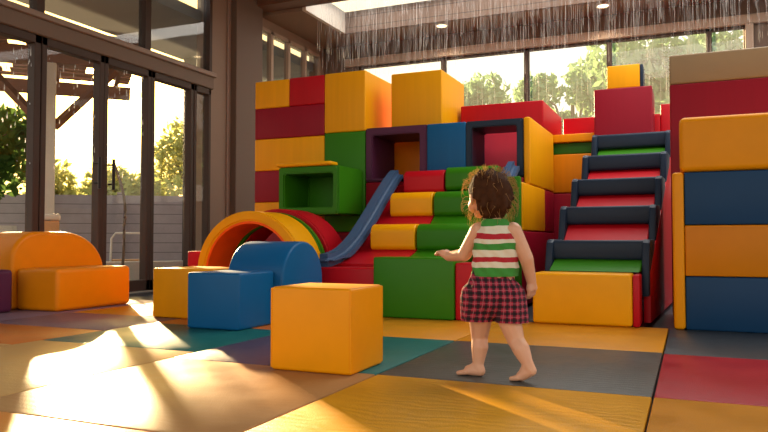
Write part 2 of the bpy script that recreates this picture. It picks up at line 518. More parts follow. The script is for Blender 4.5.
# ------------------------------------------------------------------ floor mats
MT = {}
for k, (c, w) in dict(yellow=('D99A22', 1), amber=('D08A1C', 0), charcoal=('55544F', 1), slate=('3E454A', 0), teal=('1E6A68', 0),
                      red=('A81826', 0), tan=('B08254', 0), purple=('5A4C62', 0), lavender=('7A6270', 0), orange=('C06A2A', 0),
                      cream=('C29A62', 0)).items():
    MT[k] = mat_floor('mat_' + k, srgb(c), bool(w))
X = [-5.5, -4.42, -3.35, -2.28, -1.21, -0.13, 0.95, 2.0]
Y = [0.58, 1.65, 2.72, 3.80, 4.86, 5.9]
def floor_mat(x0, x1, y0, y1, colour, label, group=None):
    g = 0.0035
    o = link('floor_mat', box_bm(x0 + g, x1 - g, y0 + g, y1 - g, -0.03, 0.0, 0.006, 2), MT[colour])
    centred(o)
    tag(o, label, 'floor mat', group or 'coloured foam floor mats')
floor_mat(X[4], X[5], 1.65, 2.72, 'yellow', 'big yellow foam floor mat with ripples just in front of the child')
floor_mat(X[4], X[5], 2.72, 3.80, 'charcoal', 'charcoal grey rippled floor mat under the child\'s feet')
floor_mat(X[4], X[5], 3.80, 4.86, 'amber', 'yellow floor mat in front of the yellow stair base')
floor_mat(X[5], X[6], 1.65, 2.72, 'amber', 'yellow orange floor mat below the red mat at bottom right')
floor_mat(X[5], X[6], 2.72, 3.77, 'red', 'red floor mat in front of the striped tower')
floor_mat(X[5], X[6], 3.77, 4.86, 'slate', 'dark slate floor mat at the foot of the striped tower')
floor_mat(X[3], X[4], 3.80, 4.86, 'amber', 'yellow floor mat in front of the green box')
floor_mat(-1.74, X[4], 2.72, 3.80, 'teal', 'teal floor mat between yellow cube and charcoal mat')
floor_mat(X[3], -1.74, 2.72, 3.80, 'purple', 'dull purple floor mat left of the yellow cube')
floor_mat(X[2], X[3], 2.90, 3.80, 'teal', 'teal floor mat under the blue foam chair')
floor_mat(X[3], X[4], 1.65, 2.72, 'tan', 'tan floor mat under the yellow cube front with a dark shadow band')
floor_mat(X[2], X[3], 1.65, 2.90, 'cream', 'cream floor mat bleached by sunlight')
floor_mat(X[1], X[2], 1.65, 2.72, 'tan', 'tan floor mat at the left edge of the sunlit patch')
floor_mat(X[1], X[2], 2.72, 3.36, 'orange', 'narrow orange floor mat in front of the lavender mat')
floor_mat(X[1], X[2], 3.36, 4.10, 'lavender', 'lavender floor mat in front of the orange sofa')
floor_mat(X[2], X[3], 3.80, 4.86, 'orange', 'orange floor mat under the small orange block')
floor_mat(X[1], X[2], 4.10, 5.2, 'amber', 'amber floor mat between sofa and the orange block')
floor_mat(X[0], X[1], 3.36, 5.2, 'lavender', 'lavender floor mat under the orange sofa')
floor_mat(X[3], X[4], 0.58, 1.65, 'orange', 'orange floor mat at the bottom left corner of the view')

# ------------------------------------------------------------------ wall of stacked blocks
YF = 6.3
G1 = 'rainbow wall blocks'
YB = 6.9
block((-4.22, -3.80, YF, YB, 1.945, 2.235), 'yellow_wet', 'yellow wall block at the top left corner of the block wall', group=G1)
block((-3.80, -3.385, YF, YB, 1.945, 2.24), 'red_wet', 'red wall block in the top row between two yellow ones', group=G1)
block((-4.22, -3.385, YF, YB, 1.62, 1.945), 'maroon_wet', 'long maroon wall block in the second row from top', group=G1)
block((-4.22, -3.385, YF, YB, 1.285, 1.62), 'yellow_wet', 'long yellow wall block just above the green tunnel box', group=G1)
block((-4.22, -3.385, YF, YB, 0.955, 1.285), 'maroon_wet', 'maroon wall block left of the green tunnel box', group=G1)
block((-4.22, -3.385, YF, YB, 0.64, 0.955), 'yellow_wet', 'yellow wall block directly above the yellow arch', group=G1)
block((-4.22, -2.93, YF, YB, 0.0, 0.64), 'maroon_wet', 'long maroon bottom wall block behind the arch tunnel', group=G1)
block((-3.385, -2.928, YF, 7.0, 1.64, 2.245), 'yellow_wet', 'tall yellow box at the right end of the block wall on a green block', group=G1)
block((-3.385, -2.93, YF, 7.0, 0.64, 1.64), 'green_wet', 'tall green wall block under the tall yellow box', group=G1)
block((-2.72, -2.185, 6.46, 7.2, 1.665, 2.215), 'yellow_wet', 'yellow box standing alone on top of the purple and blue cubbies')
block((-2.15, -1.305, 6.95, 8.05, 1.665, 1.935), 'red_wet', 'long red block lying behind the navy cubby roof')
block((-2.20, -1.37, 7.22, 8.05, 0.0, 1.66), 'maroon_wet', 'maroon support block under the long red block', bev=0.01)

def cubby(x0, x1, z0, z1, y0, y1, t, colour, label):
    tt = thing('foam_cubby', ((x0 + x1) / 2, (y0 + y1) / 2, z0), label, 'cubby', 'square cubby openings')
    bm = bmesh.new()
    o = [(x0, z0), (x1, z0), (x1, z1), (x0, z1)]
    i = [(x0 + t, z0 + t * .4), (x1 - t, z0 + t * .4), (x1 - t, z1 - t), (x0 + t, z1 - t)]
    vs = {}
    for nm, y in (('f', y0), ('b', y1)):
        vs[nm + 'o'] = [bm.verts.new((a, y, b)) for a, b in o]
        vs[nm + 'i'] = [bm.verts.new((a, y, b)) for a, b in i]
    for k in range(4):
        j = (k + 1) % 4
        bm.faces.new((vs['fo'][k], vs['fo'][j], vs['fi'][j], vs['fi'][k]))
        bm.faces.new((vs['bo'][j], vs['bo'][k], vs['bi'][k], vs['bi'][j]))
        bm.faces.new((vs['fo'][j], vs['fo'][k], vs['bo'][k], vs['bo'][j]))
        bm.faces.new((vs['fi'][k], vs['fi'][j], vs['bi'][j], vs['bi'][k]))
    bmesh.ops.recalc_face_normals(bm, faces=bm.faces)
    bmesh.ops.bevel(bm, geom=list(bm.edges), offset=0.01, segments=2, affect='EDGES')
    link('frame', bm, V[colour], tt)
    return tt
cubby(-2.925, -2.285, 1.13, 1.66, YF, 6.87, 0.075, 'purple_wet', 'purple square foam cubby with an open hole')
block((-2.285, -1.90, YF, 6.87, 1.13, 1.66), 'blue_wet', 'blue streaked block between the two cubbies')
cubby(-1.90, -1.365, 1.13, 1.66, YF, 6.75, 0.06, 'navy_wet', 'navy square foam cubby above the ramp with pink showing through')
block((-2.92, -2.25, 6.90, 7.2, 0.0, 1.66), 'orange', 'orange block seen through the purple cubby hole')
block((-2.20, -1.37, 6.88, 7.18, 0.0, 1.64), 'pink', 'pink red block seen through the navy cubby hole')  # red lightened to pink, holding the skylight brightness in its colour
block((-2.925, -1.365, YF, 6.85, 0.0, 1.125), 'maroon_wet', 'wide maroon base block under the cubbies behind the ramp')
block((-1.362, -1.30, YF, 7.48, 1.06, 1.665), 'yellow_wet', 'yellow side panel right of the navy cubby', 'foam_block', 'foam block')
block((-1.362, -1.30, 5.98, 6.98, 0.64, 1.055), 'yellow_wet', 'lower yellow side panel facing right beside the ramp', 'foam_block', 'foam block')
block((-1.362, -1.30, 6.98, 7.48, 0.64, 1.055), 'maroon_wet', 'upper maroon side panel right of the lower yellow panel', 'foam_block', 'foam block')
block((-1.362, -1.30, 5.98, 7.48, 0.0, 0.635), 'maroon_wet', 'long maroon bottom side panel beside the stair', 'foam_block', 'foam block')
# recess wall between ramp block and stair
G2 = 'stacked bars in the recess left of the stair'
block((-1.362, -0.89, 7.5, 8.0, 1.58, 1.665), 'amber_wet', 'thin yellow bar on top of the recess wall', group=G2, bev=0.01)
block((-1.362, -0.89, 7.54, 8.0, 1.46, 1.575), 'deep_green_wet', 'dark green bar under the thin yellow bar', group=G2, bev=0.01)
block((-1.362, -0.89, 7.5, 8.0, 1.05, 1.455), 'ochre_wet', 'orange panel block in the recess under the green bar', group=G2)
block((-1.362, -0.89, 7.5, 8.0, 0.0, 1.045), 'maroon_wet', 'maroon block at the bottom of the recess', group=G2)
block((-1.30, -0.45, 8.1, 8.6, 0.0, 1.93), 'red', 'red block behind the recess under the back window')

# ------------------------------------------------------------------ green tunnel box
t = thing('tunnel_box', (-3.28, 6.04, 0.81), 'green square foam tunnel box with a yellow lid jutting from the wall', 'tunnel')
def square_tube(x0, x1, y0, y1, z0, z1, w):
    bm = bmesh.new()
    o = [(x0, z0), (x1, z0), (x1, z1), (x0, z1)]
    i = [(x0 + w, z0 + w), (x1 - w, z0 + w), (x1 - w, z1 - w), (x0 + w, z1 - w)]
    F, I, B = ([bm.verts.new((a, y0, b)) for a, b in o], [bm.verts.new((a, y0, b)) for a, b in i], [bm.verts.new((a, y1, b)) for a, b in o])
    J = [bm.verts.new((a, y1 - 0.04, b)) for a, b in i]
    for k in range(4):
        j = (k + 1) % 4
        bm.faces.new((F[k], F[j], I[j], I[k])); bm.faces.new((F[j], F[k], B[k], B[j])); bm.faces.new((I[k], I[j], J[j], J[k]))
    bm.faces.new(J); bm.faces.new(B)
    bmesh.ops.recalc_face_normals(bm, faces=bm.faces)
    bmesh.ops.bevel(bm, geom=list(bm.edges), offset=0.012, segments=2, affect='EDGES')
    return bm
link('box', square_tube(-3.60, -2.955, 5.78, 6.29, 0.80, 1.25, 0.065), V['green'], t)
link('lid', box_bm(-3.61, -3.02, 5.75, 5.90, 1.252, 1.29, 0.016, 3), V['yellow'], t)

# ------------------------------------------------------------------ arch tunnel (three rings in a row)
def arch_profile(cx, r, h, t_, n=28):
    """(x,z) outline of an arch standing on straight legs of height h"""
    pts = [(cx - r, 0)]
    for k in range(n + 1):
        a = math.pi - math.pi * k / n
        pts.append((cx + r * math.cos(a), h + r * math.sin(a)))
    pts.append((cx + r, 0)); pts.append((cx + r - t_, 0))
    for k in range(n + 1):
        a = math.pi * k / n
        pts.append((cx + (r - t_) * math.cos(a), h + (r - t_) * math.sin(a)))
    pts.append((cx - r + t_, 0))
    return pts
def arch_bm(cx, r, h, w, y0, y1, bev=0.014):
    bm = bmesh.new()
    p = arch_profile(cx, r, h, w)
    n = len(p); half = n // 2
    f = [bm.verts.new((a, y0, b)) for a, b in p]; g = [bm.verts.new((a, y1, b)) for a, b in p]
    for k in range(n):
        bm.faces.new((f[k], f[(k + 1) % n], g[(k + 1) % n], g[k]))
    for k in range(half - 1):
        bm.faces.new((f[k], f[k + 1], f[n - 2 - k], f[n - 1 - k])); bm.faces.new((g[k + 1], g[k], g[n - 1 - k], g[n - 2 - k]))
    bmesh.ops.recalc_face_normals(bm, faces=bm.faces)
    ed = [e_ for e_ in bm.edges if len(e_.link_faces) == 2 and e_.calc_face_angle() > 1.0]
    bmesh.ops.bevel(bm, geom=ed, offset=bev, segments=3, affect='EDGES')
    return bm
def arch(cx, r, h, w, y0, y1, colour, label, lining=None):
    if lining:
        o = thing('foam_arch', (cx, (y0 + y1) / 2, 0), label, 'arch', 'rings of the crawl tunnel')
        link('ring', arch_bm(cx, r, h, w, y0, y1), V[colour], o)
        link('lining', arch_bm(cx, r - w - 0.001, h, 0.02, y0 + 0.012, y1, 0.004), V[lining], o)
        return o
    o = centred(link('foam_arch', arch_bm(cx, r, h, w, y0, y1), V[colour]))
    return tag(o, label, 'arch', 'rings of the crawl tunnel')
arch(-3.41, 0.53, 0.275, 0.085, 5.0, 5.36, 'yellow', 'yellow foam arch with orange red lining at the front of the crawl tunnel', lining='ember')  # orange red lining, its colour brightened for sunlight bouncing inside
arch(-3.40, 0.53, 0.275, 0.11, 5.365, 5.43, 'green', 'thin green foam arch sandwiched between yellow and red arches')
arch(-3.395, 0.555, 0.285, 0.13, 5.435, 5.77, 'red', 'red foam arch under the green tunnel box')
block((-4.12, -3.96, 5.1, 5.4, 0, 0.46), 'red', 'small red block peeking out left of the yellow arch')

# ------------------------------------------------------------------ ramp with bolsters and slide rails
ramp_t = thing('climbing_ramp', (-2.0, 5.6, 0), 'soft climbing ramp with yellow and green bolsters and blue side rails', 'climbing ramp')
A0, A1 = (5.36, 0.465), (6.28, 1.09)      # ramp surface from front to top, (y,z)
def ramp_panel(x0, x1, colour):
    prof = [(5.0, 0), (6.28, 0), (6.28, A1[1]), A0, (5.0, 0.375)]
    link('ramp_panel', prism_bm(prof, x0, x1, 'x', 0.01, 2), V[colour], ramp_t)
ramp_panel(-2.56, -2.045, 'red')
ramp_panel(-2.04, -1.53, 'green')
def bolster(x0, x1, yc, zc, colour):
    # rounded-nose bolster lying across the ramp: D-shaped profile in (y,z)
    prof = []
    h, d = 0.195, min(0.19, 6.215 - yc)
    for a in np.linspace(180, 90, 9):
        prof.append((yc + 0.075 + 0.075 * math.cos(math.radians(a)), zc + h - 0.075 + 0.075 * math.sin(math.radians(a))))
    prof += [(yc + d + 0.06, zc + h), (yc + d + 0.06, zc - 0.02)]
    for a in np.linspace(270, 180, 7):
        prof.append((yc + 0.04 + 0.04 * math.cos(math.radians(a)), zc + 0.04 - 0.04 + 0.04 * math.sin(math.radians(a)) + 0.02))
    link('bolster', prism_bm(prof, x0, x1, 'x', 0.012, 3), V[colour], ramp_t)
for (yc, zc, cl) in ((5.36, 0.497, 'yellow'), (5.78, 0.787, 'yellow'), (6.10, 1.01, 'red')):
    bolster(-2.445, -2.05, yc, zc, cl)
for (yc, zc) in ((5.36, 0.497), (5.78, 0.787), (6.10, 1.03)):
    bolster(-2.035, -1.56, yc, zc, 'green')
def rail(x0, x1, colour, pname, c):
    bm = bmesh.new()
    up, dn = [], []
    for i, (y, z) in enumerate(c):
        a = Vector(c[max(i - 1, 0)]); b = Vector(c[min(i + 1, len(c) - 1)])
        tdir = (b - a).normalized(); nrm = Vector((-tdir.y, tdir.x))
        up.append(Vector((y, z)) + nrm * 0.0); dn.append(Vector((y, z)) - nrm * (0.13 if i > 2 else 0.10))
    prof = [tuple(p) for p in up] + [tuple(p) for p in reversed(dn)]
    # strips, so the concave outline keeps clean quads
    n = len(c)
    vs = {}
    for s, x in ((0, x0), (1, x1)):
        vs[s] = ([bm.verts.new((x, *p)) for p in up], [bm.verts.new((x, *p)) for p in dn])
    for i in range(n - 1):
        for s in (0, 1):
            bm.faces.new((vs[s][0][i], vs[s][0][i + 1], vs[s][1][i + 1], vs[s][1][i]))
        bm.faces.new((vs[0][0][i], vs[1][0][i], vs[1][0][i + 1], vs[0][0][i + 1]))
        bm.faces.new((vs[0][1][i], vs[0][1][i + 1], vs[1][1][i + 1], vs[1][1][i]))
    for i in (0, n - 1):
        bm.faces.new((vs[0][0][i], vs[0][1][i], vs[1][1][i], vs[1][0][i]))
    bmesh.ops.recalc_face_normals(bm, faces=bm.faces)
    ed = [e_ for e_ in bm.edges if len(e_.link_faces) == 2 and e_.calc_face_angle() > 1.0]
    bmesh.ops.bevel(bm, geom=ed, offset=0.045, segments=5, affect='EDGES')
    link(pname, bm, V[colour], ramp_t)
RC = [(4.76, 0.452), (4.86, 0.455), (4.97, 0.472), (5.08, 0.50), (5.2, 0.55), (5.36, 0.635), (5.6, 0.80), (5.86, 0.995), (6.02, 1.11), (6.13, 1.185), (6.21, 1.225), (6.285, 1.235)]
rail(-2.665, -2.505, 'steel', 'side_rail', RC)
rail(-1.525, -1.385, 'steel', 'side_rail', [(y, z + 0.035) for y, z in RC if y > 5.0])
link('end_post', box_bm(-1.495, -1.31, 5.92, 5.975, 0, 1.10, 0.012, 2), V['green'], ramp_t)
link('base', box_bm(-2.665, -2.14, 4.77, 4.998, 0, 0.352, 0.012, 3), V['red'], ramp_t)
pr = [(5.02, 0), (6.28, 0), (6.28, 1.08), (6.1, 1.04), (5.86, 0.88), (5.36, 0.52), (5.2, 0.43), (5.02, 0.37)]
link('side_panel', prism_bm(pr, -2.64, -2.562, 'x', 0.01, 2), V['red'], ramp_t)
link('side_panel', prism_bm(pr, -1.50, -1.37, 'x', 0.01, 2), V['green'], ramp_t)
block((-2.13, -1.515, 4.72, 4.955, 0, 0.435), 'green', 'green box in front of the ramp that the child reaches for')
block((-1.512, -1.37, 4.74, 4.98, 0, 0.40), 'red', 'narrow red block at the right side of the green box')

# ------------------------------------------------------------------ navy stair
st = thing('foam_stair', (-0.62, 4.9, 0), 'tall soft stair with five navy steps and red and green risers', 'stair', rz=math.radians(-3.2))
def stp(name, bm, mat):
    o = link(name, bm, mat)
    o.parent = st
    return o
# local coordinates: x across, y up the flight (0 at the foot)
steps = [(0.28, 0.56), (0.72, 0.82), (1.17, 1.07), (1.64, 1.32), (2.12, 1.57)]   # (y, top z)
hw = 0.33
runs = [0.44, 0.45, 0.47, 0.48, 0.40]
infill = ['green', 'red', 'red', 'red', 'green']
for k, (y, z) in enumerate(steps):
    bm = bmesh.new()
    box_bm(-hw, hw, y, y + 0.22, z - 0.14, z, 0.024, 3, bm=bm)
    link_o = stp('step', bm, V['navy'])
    for sx in (-1, 1):
        x = sx * (hw + 0.0)
        low = z - 0.33
        yy0 = y - 0.10
        prof = [(y + 0.30, z + 0.005), (y + 0.02, z + 0.005), (y - 0.015, z - 0.02), (yy0, low + 0.02), (yy0 + 0.01, low - 0.05), (y + 0.2, low - 0.05)]
        prof = [(a, b) for a, b in prof]
        stp('side_cheek', prism_bm(prof, x - 0.026, x + 0.026, 'x', 0.012, 2), V['navy'])
    # sloping riser below the step
    y_lo = y - 0.14 if k else y - 0.16
    z_lo = (steps[k - 1][1] - 0.02) if k else 0.345
    prof = [(y_lo, z_lo), (y + 0.10, z - 0.10), (y + 0.34, z - 0.10), (y + 0.34, z_lo)]
    stp('riser', prism_bm(prof, -hw + 0.027, hw - 0.027, 'x', 0.006, 1), V[infill[k]])
prof = [(0.24, 0.0), (2.5, 0.0), (2.5, 1.42), (2.2, 1.40), (0.24, 0.34)]
stp('stringer', prism_bm(prof, hw - 0.02, hw + 0.03, 'x', 0.01, 2), V['red'])
stp('stringer', prism_bm(prof, -hw - 0.03, -hw + 0.02, 'x', 0.01, 2), V['maroon'])
tb = thing('foam_step', (-0.66, 4.93, 0), 'broad yellow foam step at the foot of the navy stair', 'foam step')
link('pad', box_bm(-0.985, -0.345, 4.80, 5.06, 0, 0.34, 0.022, 4), V['yellow'], tb)
link('side_panel', box_bm(-0.343, -0.30, 4.81, 5.06, 0, 0.335, 0.012, 2), V['red'], tb)

block((-0.88, -0.325, 7.42, 7.95, 0.0, 2.09), 'crimson_wet', 'tall red block at the top of the navy stair')
c = thing('foam_cube', (-0.58, 7.6, 2.09), 'small yellow cube with a navy right side on the tall red block', 'foam cube')
link('cube', box_bm(-0.755, -0.44, 7.45, 7.75, 2.09, 2.325, 0.012, 3), V['yellow_wet'], c)
link('side_panel', box_bm(-0.439, -0.41, 7.46, 7.74, 2.09, 2.32, 0.006, 2), V['navy'], c)
block((-0.36, -0.272, 8.0, 8.4, 0.0, 1.90), 'red_wet', 'lower narrow red post right of the tall red block')
block((-0.27, -0.10, 8.0, 8.4, 0.0, 2.0), 'red_wet', 'taller narrow red post beside the beige tower')

# ------------------------------------------------------------------ striped tower on the right
G3 = 'blocks of the striped tower'
block((-0.125, 1.2, 5.62, 6.1, 0.0, 1.712), 'crimson_wet', 'big red wall block behind the striped tower', group=G3)
block((-0.125, 1.2, 5.62, 6.1, 1.712, 1.93), 'beige', 'beige block on top of the big red wall block', group=G3)
block((-0.055, 1.1, 4.82, 5.6, 0.988, 1.335), 'amber', 'yellow block with rounded edge on top of the striped tower', group=G3, bev=0.035, seg=5)
block((-0.03, 1.1, 4.82, 5.6, 0.655, 0.985), 'deep_blue', 'upper blue block of the striped tower', group=G3, bev=0.008)
block((-0.03, 1.1, 4.82, 5.6, 0.335, 0.652), 'ochre', 'orange block between the two blue blocks of the tower', group=G3, bev=0.008)
block((-0.03, 1.1, 4.82, 5.6, 0.0, 0.332), 'deep_blue', 'lower blue block of the striped tower on the floor', group=G3, bev=0.008)
block((-0.10, -0.033, 4.80, 5.6, 0.0, 0.985), 'amber', 'tall yellow edge pad on the left side of the striped tower', 'edge_pad', 'edge pad', bev=0.02, seg=4)

# ------------------------------------------------------------------ loose blocks in front
def piping(x0, x1, y0, y1, z0, z1, parent, mat):
    bm = bmesh.new()
    for z in (z0 + 0.012, z1 - 0.006):
        tube_bm([(x0, y0, z), (x1, y0, z), (x1, y1, z), (x0, y1, z)], 0.004, 6, bm, True)
    for (x, y) in ((x0, y0), (x1, y0), (x1, y1), (x0, y1)):
        tube_bm([(x, y, z0 + 0.012), (x, y, z1 - 0.008)], 0.004, 6, bm)
    link('piping', bm, mat, parent)
c = thing('foam_cube', (-1.48, 2.79, 0), 'large yellow foam cube standing alone on the mats in front', 'foam cube')
link('cube', box_bm(-1.675, -1.285, 2.63, 2.96, 0, 0.358, 0.016, 4), V['amber'], c)
piping(-1.671, -1.289, 2.634, 2.956, 0.002, 0.355, c, V['amber'])

def arched(y0, y1, z0, z1, r_l, r_r, n=10):
    """(y,z) outline, a block with rounded upper corners"""
    p = [(y0, z0)]
    for k in range(n + 1):
        a = math.pi - math.pi / 2 * k / n
        p.append((y0 + r_l[0] + r_l[0] * math.cos(a), z1 - r_l[1] + r_l[1] * math.sin(a)))
    for k in range(n + 1):
        a = math.pi / 2 - math.pi / 2 * k / n
        p.append((y1 - r_r[0] + r_r[0] * math.cos(a), z1 - r_r[1] + r_r[1] * math.sin(a)))
    p.append((y1, z0))
    return p
s = thing('foam_chair', (-2.73, 4.1, 0), 'blue foam chair with a half round back behind the yellow cube', 'chair')
link('seat', box_bm(-2.95, -2.55, 3.65, 4.05, 0, 0.355, 0.018, 4), V['blue'], s)
link('backrest', prism_bm(arched(4.055, 4.62, 0, 0.55, (0.28, 0.27), (0.28, 0.27), 14), -2.94, -2.49, 'x', 0.02, 4), V['blue'], s)
block((-3.60, -3.06, 4.07, 4.52, 0, 0.355), 'amber', 'yellow orange block left of the blue foam chair')
s = thing('foam_sofa', (-4.95, 4.5, 0), 'orange foam sofa with a rounded back in front of the glass doors', 'sofa')
link('seat', box_bm(-4.98, -4.52, 4.05, 4.84, 0.0, 0.335, 0.035, 5), V['tangerine'], s)
link('backrest', prism_bm(arched(4.02, 5.0, 0.0, 0.63, (0.26, 0.22), (0.46, 0.36), 14), -5.40, -4.985, 'x', 0.035, 5), V['tangerine'], s)
block((-5.25, -4.84, 3.55, 3.92, 0, 0.33), 'purple', 'purple block cut by the left edge beside the sofa', bev=0.03, seg=4)

# ------------------------------------------------------------------ outdoors
struct('trim_11', box_bm(-40, 40, -30, 60, -0.2, -0.14), M['ground'])
t = thing('pergola', (-7.02, 6.55, -0.14), 'brown timber pergola with gaps of light over the terrace', 'pergola', rz=math.radians(47))
def loc(o, par=None): o.parent = par or t; o.matrix_parent_inverse = Matrix.Identity(4); return o
PZ = 2.98
px0, px1, py0, py1 = -6.0, 0.72, -0.75, 1.75
for k, (x, y) in enumerate([(-0.30, -0.45), (-1.9, 1.5), (-3.2, -0.45), (-3.2, 1.5), (-5.8, -0.45), (-5.8, 1.5)]):
    p = loc(link('post', box_bm(x - 0.07, x + 0.07, y - 0.07, y + 0.07, 0, PZ - 0.2, 0.008, 1), M['white_trim'] if k == 0 else M['pergola']))
    for d in (-1, 1):
        bm = bmesh.new(); tube_bm([(x + d * 0.05, y, PZ - 0.95), (x + d * 0.72, y, PZ - 0.22)], 0.055, 4, bm)
        loc(link('brace', bm, M['pergola']), p)
for y in (-0.45, 1.5):
    loc(link('beam', box_bm(px0, px1, y - 0.06, y + 0.06, PZ - 0.2, PZ - 0.02, 0.008, 1), M['pergola']))
for k in range(9):
    x = px0 + 0.2 + k * 0.79
    loc(link('rafter', box_bm(x - 0.03, x + 0.03, py0, py1, PZ - 0.02, PZ + 0.1), M['pergola']))
rnd = random.Random(3)
y = py0
while y < py1:
    w = rnd.uniform(0.12, 0.2)
    x = px0
    bm = bmesh.new()
    while x < px1:
        ln = rnd.uniform(0.5, 1.6)
        box_bm(x, min(x + ln, px1), y, y + w, PZ + 0.1, PZ + 0.125, bm=bm)
        x += ln + rnd.choice((0.03, 0.10, 0.2))
    loc(link('slat', bm, M['pergola'], None, False))
    y += w + rnd.choice((0.02, 0.06, 0.10))
# canopy of the building over the outside of the glass wall
struct('trim_14', box_bm(-7.2, WX - 0.12, 2.0, 11.5, 3.36, 3.5), M['canopy'])

def at_dir(deg, d):
    a = math.radians(deg)
    return (-math.sin(a) * d, math.cos(a) * d)
# board fence across the garden, square to the sight line
fa, fb = Vector((*at_dir(54, 14.0), 0)), Vector((*at_dir(33, 13.2), 0))
t = thing('board_fence', tuple((fa + fb) / 2 + Vector((0, 0, -0.14))), 'grey horizontal board fence behind the terrace', 'fence')
dirf = (fb - fa).normalized(); nf = Vector((-dirf.y, dirf.x, 0))
def obox(a, b, half, z0, z1):
    bm = bmesh.new()
    q = [a + nf * half, b + nf * half, b - nf * half, a - nf * half]
    lo = [bm.verts.new((p.x, p.y, z0)) for p in q]; hi = [bm.verts.new((p.x, p.y, z1)) for p in q]
    bm.faces.new(lo[::-1]); bm.faces.new(hi)
    for i in range(4): bm.faces.new((lo[i], lo[(i + 1) % 4], hi[(i + 1) % 4], hi[i]))
    return bm
link('board_panel', obox(fa, fb, 0.02, -0.14, 1.35), M['fence'], t, False)
for k in range(5):
    p = fa + (fb - fa) * (k / 4)
    link('post', obox(p - dirf * 0.05 - nf * 0.07, p + dirf * 0.05 - nf * 0.07, 0.05, -0.14, 1.4), M['fence'], t, False)
ga, gb = Vector((*at_dir(56, 10.6), 0)), Vector((*at_dir(51, 10.6), 0))
centred(tag(link('garden_wall', obox(ga, gb, 0.1, -0.14, 0.75), M['pale_wall'], None, False), 'pale low garden wall at the far left behind the sofa', 'wall'))
ga, gb = Vector((*at_dir(47.5, 9.0), 0)), Vector((*at_dir(38, 9.2), 0))
centred(tag(link('garden_ledge', obox(ga, gb, 0.2, -0.14, 0.30), M['pale_wall'], None, False), 'low white ledge on the terrace outside the doors', 'ledge'))
# white tubular patio chair
cx, cy = at_dir(43.2, 9.9)
t = thing('patio_chair', (cx, cy, -0.14), 'white tubular patio chair outside the glass doors', 'chair', rz=math.radians(43))
bm = bmesh.new()
tube_bm([(-0.24, 0, 0.0), (-0.22, 0, 0.72), (-0.17, 0, 0.79), (0.17, 0, 0.79), (0.22, 0, 0.72), (0.24, 0, 0.0)], 0.014, 8, bm)
loc(link('back_frame', bm, M['white_metal']))
bm = bmesh.new(); tube_bm([(-0.23, 0, 0.42), (-0.23, 0.42, 0.42), (-0.24, 0.46, 0.0)], 0.014, 8, bm); loc(link('leg', bm, M['white_metal']))
bm = bmesh.new(); tube_bm([(0.23, 0, 0.42), (0.23, 0.42, 0.42), (0.24, 0.46, 0.0)], 0.014, 8, bm); loc(link('leg', bm, M['white_metal']))
loc(link('seat', box_bm(-0.22, 0.22, 0.0, 0.42, 0.415, 0.44, 0.008, 1), M['wicker']))
cx, cy = at_dir(48.9, 8.2)
t = thing('wicker_stool', (cx, cy, -0.14), 'tan wicker stool on the terrace behind the sofa', 'stool', rz=math.radians(48))
loc(link('body', box_bm(-0.12, 0.12, -0.12, 0.12, 0.0, 0.9, 0.02, 2), M['wicker']))
loc(link('cushion', box_bm(-0.13, 0.13, -0.13, 0.13, 0.9, 0.97, 0.025, 3), M['white_trim']))
# hanging cable outside
a = Vector((*at_dir(44.5, 8.75), 0)); side = Vector((math.cos(math.radians(44)), math.sin(math.radians(44)), 0))
pts = [a + side * (0.02 + 0.13 * math.sin(min(1, k / 9) * math.pi * 0.62)) + Vector((0, 0, 1.45 - 0.95 * k / 12)) for k in range(13)]
pts.append(pts[-1] + side * -0.03 + Vector((0, 0, -0.64)))
centred(tag(link('garden_hose', tube_bm(pts, 0.016, 8), M['hose']), 'thin brown hose curving down outside the middle door', 'hose'))

# trees and bushes
LM = [leaf_mat('leaf_pale', srgb('9AB68C'), srgb('6E9468')), leaf_mat('leaf_warm', srgb('C8BC78'), srgb('94A058')), leaf_mat('leaf_dark', srgb('5E7A3C'), srgb('3E5A2C'))]  # pale leaf colour holds the haze and overexposure on the back trees
def leaves(rng, blobs, n, size):
    bm = bmesh.new()
    for (c_, r_) in blobs:
        k = int(n * r_[0] * r_[2] / sum(b[1][0] * b[1][2] for b in blobs))
        for _ in range(k):
            d = Vector((rng.gauss(0, 1), rng.gauss(0, 1), rng.gauss(0, 1))).normalized() * rng.random() ** 0.4
            p = Vector(c_) + Vector((d.x * r_[0], d.y * r_[1], d.z * r_[2]))
            u = Vector((rng.gauss(0, 1), rng.gauss(0, 1), rng.gauss(0, 1))).normalized()
            v = u.cross(Vector((rng.gauss(0, 1), rng.gauss(0, 1), rng.gauss(0, 1)))).normalized()
            s_ = size * rng.uniform(0.6, 1.3)
            q = [p - u * s_, p + v * s_ * 0.45, p + u * s_, p - v * s_ * 0.45]
            bm.faces.new([bm.verts.new(x_) for x_ in q])
    return bm
def tree(x, y, h, r, mat, label, seed, n=2600, size=0.13, cat='tree', name='tree', group=None, flat=1.0):
    rng = random.Random(seed)
    t = thing(name, (x, y, -0.14), label, cat, group)
    blobs = []
    for _ in range(9):
        a = rng.uniform(0, 6.28); d = rng.uniform(0.1, 0.75) * r
        blobs.append(((x + d * math.cos(a), y + d * math.sin(a), h - r * flat * rng.uniform(0.45, 1.6)), (r * rng.uniform(0.3, 0.5),) * 2 + (r * flat * rng.uniform(0.28, 0.45),)))
    bm = bmesh.new()
    top = max(0.5, h - r)
    tube_bm([(x, y, -0.14), (x + 0.05, y, top * 0.5), (x, y + 0.05, top + r * 0.3)], 0.10, 8, bm, r2=0.05)
    link('trunk', bm, M['bark'], t)
    bm = bmesh.new()
    for (c_, r_) in blobs[:7]:
        tube_bm([(x, y, top * 0.75), tuple((Vector((x, y, top)) + Vector(c_)) / 2), c_], 0.045, 6, bm, r2=0.015)
    link('branches', bm, M['bark'], t)
    link('foliage', leaves(rng, blobs, n, size), mat, t, False)
GT = 'trees beyond the back windows'
